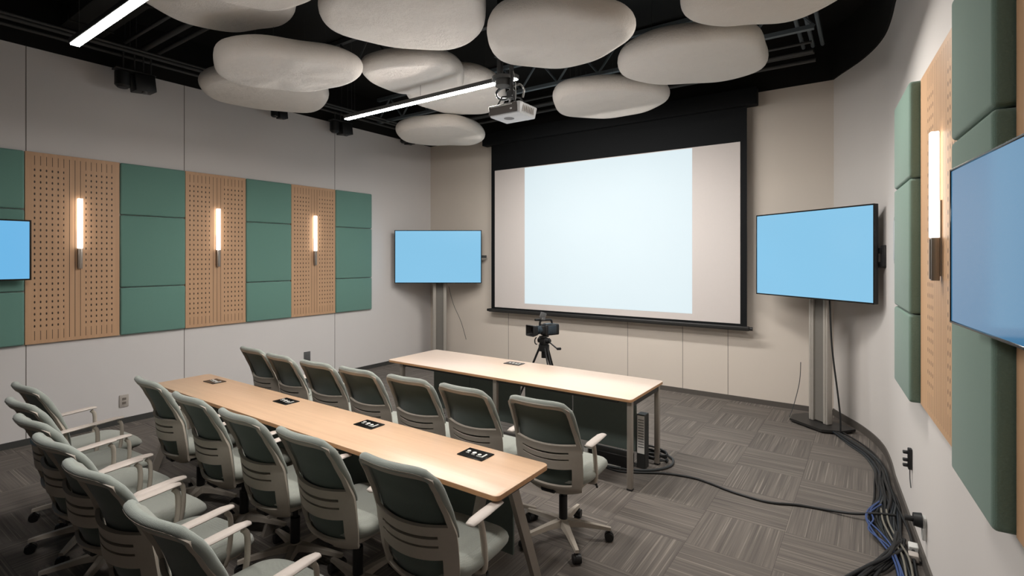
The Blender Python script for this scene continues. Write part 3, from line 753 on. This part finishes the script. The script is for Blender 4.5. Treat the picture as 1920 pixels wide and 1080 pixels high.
    for sx in (-1, 1):
        yp = 0.115 if post_front else -0.005
        bm = B(); x = sx * 0.226
        prof = spline([(sx * 0.10, yp - .04 if post_front else 0.0, .402), (sx * 0.20, yp - .03 if post_front else 0.0, .400), (x, yp - .02 if post_front else 0.0, .425), (x, yp, .52), (x, yp - (0.0 if post_front else .02), .62), (x, yp - (.02 if post_front else .04), .652)], 4)
        tube(bm, prof, 0.0125 if post_front else 0.017, 8, False, 0.75); ar = finish(bm, 'armrest', M['frame'], t, True, 60)
        bm = B(); rings = []
        for k_, (y, w, th) in enumerate(((-.115, .010, .008), (-.110, .020, .014), (-.08, .024, .018), (0.0, .025, .018), (.08, .023, .018), (.122, .018, .014), (.128, .009, .008))):
            zc = .664 + (0.004 if k_ in (2, 3, 4) else 0.0) + (y * .05 if post_front else y * 0.03)
            rings.append([(x + 1.2 * w * math.cos(2 * PI * q / 14), y, zc + th * .55 * math.sin(2 * PI * q / 14)) for q in range(14)])
        loft(bm, rings); finish(bm, 'arm_pad', M['pad'], ar, True, 60)
    return t
chair_a = make_chair(False); chair_b = make_chair(True)
used = set()
def place(proto, x, y, rz, lab, group):
    o = proto if proto.name not in used else copy_tree(proto)
    used.add(proto.name)
    o.location = (x, y, 0); o.rotation_euler = (0, 0, R(rz)); o['label'] = lab; o['category'] = 'chair'; o['group'] = group
G1, G2, G3 = 'chairs between the two tables', 'chairs at the near side of the narrow table', 'chairs in the near left row'
ORD = ['', 'second ', 'third ', 'fourth ', 'fifth ', 'sixth ']
for i, (x, y, a, lab) in enumerate([
        (-1.63, 2.915, 2, 'sage task chair at right end between tables, star base fully visible'),
        (-2.17, 2.885, -1, 'sage task chair second from right end between the two tables'),
        (-2.67, 2.87, 1.5, 'sage task chair third from right end between the two tables'),
        (-3.17, 2.84, 0.5, 'middle sage task chair of seven between the two tables'),
        (-3.65, 2.82, 1, 'sage task chair third from left end between the two tables'),
        (-4.15, 2.82, -3, 'sage task chair second from left end between the two tables'),
        (-4.66, 2.86, -2, 'sage task chair at left end between tables, farthest from camera')]):
    place(chair_a, x, y, a, lab, G1)
for x, y, a, lab in [
        (-1.635, 1.80, 3, 'large green-backed chair at right end of narrow table, near side'),
        (-2.235, 1.78, 0, 'green-backed chair second from right at near side of narrow table'),
        (-2.79, 1.77, -1, 'middle green-backed chair at near side of narrow table'),
        (-3.385, 1.78, -1, 'green-backed chair second from left at near side of narrow table'),
        (-4.05, 1.81, -2, 'green-backed chair at left end of narrow table, near side')]:
    place(chair_a, x, y, a, lab, G2)
for x, y, a, lab in [
        (-1.945, 1.055, 3, 'nearest chair at bottom edge of near left row, rounded top'),
        (-2.60, 1.06, 4, 'second nearest chair in near left row'),
        (-3.115, 1.08, 4, 'third nearest chair in near left row'),
        (-3.60, 1.11, 4, 'fourth nearest chair in near left row, against picture left edge'),
        (-4.08, 1.17, 4, 'fifth nearest chair in near left row, toward left wall'),
        (-4.56, 1.29, 3, 'chair of near left row closest to the left wall')]:
    place(chair_b, x, y, a, lab, G3)

# ------------------------------------------------------------------ tripod and camcorder
TX, TY = -3.105, 5.10
t = thing('tripod', 'black video tripod standing behind the pale oak table', 'tripod', (TX, TY, 0))
for a in (200, 330, 85):
    c, s = math.cos(R(a)), math.sin(R(a))
    bm = B()
    for k_ in (-1, 1):
        o1 = Vector((-s, c, 0)) * 0.018 * k_
        tube(bm, [Vector((c * .05, s * .05, .76)) + o1, Vector((c * .24, s * .24, .30)) + o1 * 1.1], 0.010, 8)
    tube(bm, [(c * .215, s * .215, .36), (c * .36, s * .36, 0.012)], 0.011, 8)
    lg = finish(bm, 'leg', M['black'], t)
    bm = B(); cyl(bm, (c * .36, s * .36, 0), (c * .36, s * .36, .02), 0.02, seg=12); finish(bm, 'foot', M['black'], lg)
bm = B(); cyl(bm, (0, 0, .72), (0, 0, .79), 0.062, seg=20); cyl(bm, (0, 0, .64), (0, 0, .72), 0.03, seg=14); finish(bm, 'crown', M['black'], t)
bm = B(); box(bm, (0, 0, .83), (.085, .085, .08), None, .012, 2); cyl(bm, (-.07, 0, .84), (.07, 0, .84), .032, seg=16); box(bm, (0, 0, .885), (.06, .12, .02)); finish(bm, 'pan_head', M['black'], t)
bm = B(); tube(bm, [(0.05, 0.0, .84), (0.13, -0.02, .80), (.205, -.04, .765)], .008, 8); tube(bm, [(.20, -.038, .768), (.245, -.05, .775)], .015, 10); cyl(bm, (.05, 0, .84), (.085, 0, .84), .022, seg=12); finish(bm, 'pan_handle', M['black'], t)
bm = B(); tube(bm, spline([(-.085, -.03, .87), (-.105, -.03, .84), (-.10, -.03, .80), (-.075, -.03, .79)], 4), .007, 8); finish(bm, 'lock_lever', M['black'], t)
# camcorder: local -X is the way the lens looks
t = thing('camcorder', 'black video camera on the tripod behind the table', 'video camera', (TX, TY, 0.895), R(70))
bm = B(); box(bm, (0.085, 0, 0.065), (0.20, 0.12, 0.125), None, 0.014, 3); box(bm, (-0.02, 0, 0.07), (0.08, 0.09, 0.09), None, 0.01, 2); finish(bm, 'body', M['black'], t)
bm = B(); box(bm, (0.075, -0.061, 0.068), (0.12, 0.012, 0.095), None, 0.006, 2); box(bm, (0.06, 0, 0.13), (0.10, 0.06, 0.014), None, .004, 1)
for i in range(4): cyl(bm, (0.03 + i * 0.03, -0.064, 0.04), (0.03 + i * 0.03, -0.07, 0.04), 0.007, seg=10)
finish(bm, 'side_panel', M['camb'], t)
bm = B(); cyl(bm, (-0.13, 0, .072), (-0.04, 0, .072), 0.045, seg=24); cyl(bm, (-0.10, 0, .072), (-0.075, 0, .072), 0.05, seg=24); finish(bm, 'lens_barrel', M['camb'], t)
bm = B(); rg = []
for x, w, h in ((-.125, .045, .04), (-.135, .062, .052), (-.205, .075, .062), (-.205, .068, .055), (-.15, .05, .04)): rg.append([(x, a, .072 + b) for a, b in rrect(0, 0, w, h, .012, 3)])
loft(bm, rg); hd = finish(bm, 'lens_hood', M['black'], t, True, 30)
bm = B(); cyl(bm, (-.155, 0, .072), (-.148, 0, .072), .038, seg=24); finish(bm, 'lens_glass', M['lens'], hd)
bm = B(); tube(bm, spline([(-.06, 0, .12), (-.055, 0, .165), (-.03, 0, .178), (.08, 0, .178), (.11, 0, .165), (.12, 0, .125)], 4), .012, 8); tube(bm, [(-.13, .0, .19), (-.03, 0, .185)], .013, 10); finish(bm, 'top_handle', M['black'], t)
bm = B(); box(bm, (-.03, -.02, .235), (.085, .012, .07), Matrix.Rotation(R(20), 3, 'Y'), .004, 2); box(bm, (-.03, -.02, .195), (.05, .03, .03), None, .004, 1); finish(bm, 'flip_screen', M['grey'], t)

# ------------------------------------------------------------------ cables
def cable(name, pts, r, mat, lab, group=None, n=8):
    bm = B(); tube(bm, spline(pts, n), r, 8); o = finish(bm, name, mat, None, True, 80)
    return tag(o, lab, 'cable', group)
cable('floor_cable', [(-1.92, 4.09, .009), (-1.75, 4.06, .009), (-1.607, 4.12, .009), (-1.405, 4.235, .009), (-1.2, 4.28, .009), (-1.06, 4.255, .009), (-0.85, 4.19, .009), (-0.627, 4.17, .009), (-0.45, 4.24, .009), (-0.30, 4.272, .009), (-0.114, 4.27, .03), (0.02, 4.30, .055), (0.13, 4.34, .058)], 0.0095, M['cable'], 'single black cable snaking across the carpet from table to wall')
# coil beside the vented rack
pts = []
for i in range(46):
    a = R(i * 28); rr = 0.10 + 0.012 * math.sin(i * 1.7)
    pts.append((-1.60 + rr * 1.25 * math.cos(a), 4.50 - 0.03 + rr * 0.72 * math.sin(a), 0.012 + 0.0018 * i + 0.01 * math.sin(i * 2.3) ** 2))
cable('coiled_cable', pts, 0.009, M['cable'], 'coiled black cables on floor behind the right table leg', None, 4)
cable('looped_cable', [(-2.05, 4.115, .01), (-1.85, 4.10, .012), (-1.65, 4.15, .012), (-1.50, 4.25, .012), (-1.42, 4.40, .012), (-1.44, 4.55, .012), (-1.52, 4.62, .02)], 0.010, M['cableg'], 'grey cable curving round the coil under the table')
# cable run along the right wall
ST = [(-.30, 6.20, .04), (-.14, 5.90, .06), (-.01, 5.62, .05), (.055, 5.3, .042), (.065, 4.98, .05), (.085, 4.66, .075), (.075, 4.36, .115), (.105, 4.08, .105), (.15, 3.78, .05), (.165, 3.45, .055), (.17, 3.0, .07), (.20, 2.4, .07)]
rnd = random.Random(21)
spec = [('cable', 'black cable in the bundle along the right wall')] * 15 + [('cableg', 'grey cable in the bundle along the right wall')] * 3 + [('cabled', 'slate cable in the bundle along the right wall')] * 4
for i, (m, lab) in enumerate(spec):
    o0 = -1 + 2 * i / (len(spec) - 1); ph = rnd.uniform(0, 6.28); pts = []
    perm = ((i * 7) % 22) / 21 * 2 - 1
    for j, (cx, cy, sp) in enumerate(ST):
        s = max(-1, min(1, 0.75 * perm + 0.35 * math.sin(j * 0.9 + ph)))
        x = cx + s * sp; x = min(x, xr(cy) - 0.03 if cy < 5.2 else x)
        pts.append((x, cy + rnd.uniform(-.02, .02), 0.010 + 0.006 * (i % 4) + (0.012 if 3 < j < 6 else 0) * (i % 3)))
    cable('bundled_cable', pts, rnd.choice((0.007, 0.008, 0.010)), M[m], lab, 'cables bundled along the right wall', 6)
for i in range(3):
    dx = i * 0.011; q = (0.0, 0.03, -0.02)[i]
    cable('blue_cable', [(.03 + dx, 4.50 + q, .055), (-.02 + dx, 4.36, .05), (-.035 + dx + q, 4.22, .045), (.0 + dx - q, 4.06, .04), (.05 + dx * 2, 3.90, .045), (.095 + dx, 3.74 + q, .055), (.118 + dx, 3.55, .05), (.13 + dx - q, 3.2, .04)], 0.0055, M['cableb'], 'blue cable among the black ones near bottom right', 'blue cables in the wall bundle', 6)
for i in range(2):
    dx = i * 0.03
    cable('pale_cable', [(.05 + dx, 4.42, .05), (.06 + dx, 4.2, .052), (.10 + dx, 4.0, .045), (.145 + dx, 3.78, .05), (.155 + dx, 3.5, .04)], 0.006, M['cablew'], 'pale grey cable among the black ones near bottom right', 'pale cables in the wall bundle', 6)
for i in range(6):
    cable('stray_cable', [(.165 - .008 * i, 4.06 - .05 * ((i * 3) % 5), .03 + .007 * i), (.13 - .012 * i + .015 * math.sin(i * 2.7), 3.84 - .02 * i, .035 + .006 * i), (.06 - .018 * i, 3.64 - .02 * i, .02 + .006 * i), (-.02 - .022 * i + .03 * math.sin(i * 2.1), 3.48 - .03 * i + .03 * math.cos(i * 3.3), .014 + .003 * i), (-.10 - .03 * i, 3.22 - .05 * i - .05 * math.sin(i * 1.9), .012), (-.17 - .04 * i, 2.85, .012)], 0.010, M['cable'], 'black cable leaving the bundle at bottom picture edge', 'cables leaving the wall bundle', 6)
cable('hanging_cable', [(-.36, 6.22, 1.36), (-.345, 6.20, 1.0), (-.325, 6.19, .75), (-.29, 6.17, .45), (-.265, 6.16, .2), (-.262, 6.15, .035)], 0.0085, M['cable'], 'black cable hanging from right stand screen to the floor')
cable('hanging_cable', [(-.66, 6.62, .62), (-.67, 6.60, .4), (-.72, 6.56, .15), (-.76, 6.52, .01)], 0.004, M['cableg'], 'thin wire beside the right screen stand, left side')
cable('hanging_cable', [(-5.93, 6.62, 1.30), (-5.86, 6.66, 1.0), (-5.74, 6.72, .7), (-5.66, 6.76, .4)], 0.004, M['cableg'], 'thin wire slanting below the left corner screen')
t = thing('cable_connectors', 'white and brown connectors among the wall cables', 'connector', (0, 0, 0))
bm = B(); box(bm, (.205, 3.98, .035), (.05, .07, .03), None, .004, 1); finish(bm, 'white_plug', M['socket'], t)
bm = B(); box(bm, (.20, 3.86, .03), (.05, .06, .04), None, .004, 1); finish(bm, 'beige_plug', M['outlet'], t)

# ------------------------------------------------------------------ small wall fittings
def outlet(x, y, z, mat, lab, w, h, dark=False):
    t = thing('wall_outlet', lab, 'outlet', (x, y, z))
    bm = B(); box(bm, (0.006, 0, 0), (0.012, w, h), None, 0.003, 2); finish(bm, 'cover_plate', mat, t)
    bm = B()
    for dz in (-0.022, 0.022): box(bm, (0.0135, 0, dz), (0.004, w * .42, 0.026), None, .001, 1)
    finish(bm, 'socket_face', M['grey'] if dark else M['alu'], t)
outlet(XL, 2.19, 0.245, M['outlet'], 'beige wall outlet low on the left wall near narrow table', 0.085, 0.13)
outlet(XL, 4.40, 0.375, M['grey'], 'dark wall outlet behind the far row of chairs', 0.10, 0.14, True)
t = thing('power_strip', 'black upright power strip low on the right wall', 'power strip'); on_right(t, 4.30, 0.47)
bm = B(); box(bm, (0.012, 0, 0), (0.022, 0.045, 0.135), None, 0.004, 2); finish(bm, 'body', M['black'], t)
for dz in (-.045, -.01, .04):
    bm = B(); box(bm, (0.035, 0, dz), (0.03, 0.026, 0.018), None, 0.003, 1); finish(bm, 'plug', M['black'], t)
bm = B(); tube(bm, spline([(0.012, 0, -.06), (0.014, 0.02, -.12), (0.014, .06, -.17)], 5), .003, 6); finish(bm, 'cord', M['cableg'], t)
t = thing('wall_plug', 'round black plug on white box low on right wall', 'plug'); on_right(t, 3.80, 0.25)
bm = B(); box(bm, (0.01, 0, -0.01), (0.02, 0.05, 0.13), None, .004, 1); finish(bm, 'box', M['socket'], t)
bm = B(); cyl(bm, (0.02, 0, 0.03), (0.06, 0, 0.03), 0.042, 0.036, seg=20); cyl(bm, (0.06, 0, 0.03), (0.10, 0, 0.03), 0.016, seg=12); finish(bm, 'plug_body', M['black'], t)
t = thing('wall_plate', 'slim metal plate on right wall beside the stand screen', 'wall plate'); on_right(t, 4.95, 1.93)
bm = B(); box(bm, (0.012, 0, 0), (0.024, 0.09, 0.36), None, 0.004, 2); finish(bm, 'plate', M['alu'], t)
bm = B(); box(bm, (0.026, 0, 0), (0.006, 0.05, 0.30), None, 0.002, 1); finish(bm, 'face', M['projw'], t)

# ------------------------------------------------------------------ lights, world, camera
def area(name, loc, rot, sx, sy, power, col):
    l = bpy.data.lights.new(name, 'AREA'); l.shape = 'RECTANGLE'; l.size = sx; l.size_y = sy; l.energy = power; l.color = col
    o = bpy.data.objects.new(name, l); COL.objects.link(o); o.location = loc; o.rotation_euler = rot; return o
area('spot_right', (-0.75, 3.9, 3.28), (R(-8), R(4), 0), 0.5, 0.5, 42, (1, .96, .91))
area('front_wall_fill', (-3.0, 5.0, 3.3), (R(20), 0, 0), 2.6, 0.15, 78, (1, .97, .93))  # added area lamp without a fixture, brightens the front wall
area('near_right_fill', (-1.95, 1.0, 3.15), (R(10), 0, 0), 0.9, 0.2, 36, (1, .96, .92))  # added unseen lamp, lifts the chair backs and near table end
o = area('cloud_bounce_fill', (-2.9, 3.3, 0.95), (R(180), 0, 0), 3.0, 2.0, 17, (.88, .94, 1)); o.data.spread = R(105)  # added upward fill in place of bounced light, no fixture
w = bpy.data.worlds.new('dim_room'); scn.world = w; w.use_nodes = True
w.node_tree.nodes['Background'].inputs[0].default_value = (0.9, 0.95, 1.0, 1); w.node_tree.nodes['Background'].inputs[1].default_value = 0.02

cd = bpy.data.cameras.new('camera'); cam = bpy.data.objects.new('camera', cd); COL.objects.link(cam)
cam.location = (0, 0, 1.8); cam.rotation_euler = (R(90), 0, YAW)
cd.sensor_width = 36; cd.lens = 969.5 / 1920 * 36; cd.shift_y = -(540 - 482) / 1920; cd.clip_start = 0.05
b_ = M['topb'].node_tree.nodes['Principled BSDF']
b_.inputs['Coat Weight'].default_value = 1.0; b_.inputs['Coat IOR'].default_value = 1.8; b_.inputs['Coat Roughness'].default_value = 0.32
scn.camera = cam
scn.view_settings.view_transform = 'Standard'; scn.view_settings.look = 'None'
scn.view_settings.exposure = 0.0; scn.view_settings.gamma = 1.0
scn.cycles.use_denoising = True
scn.cycles.max_bounces = 8; scn.cycles.diffuse_bounces = 5; scn.cycles.sample_clamp_indirect = 6
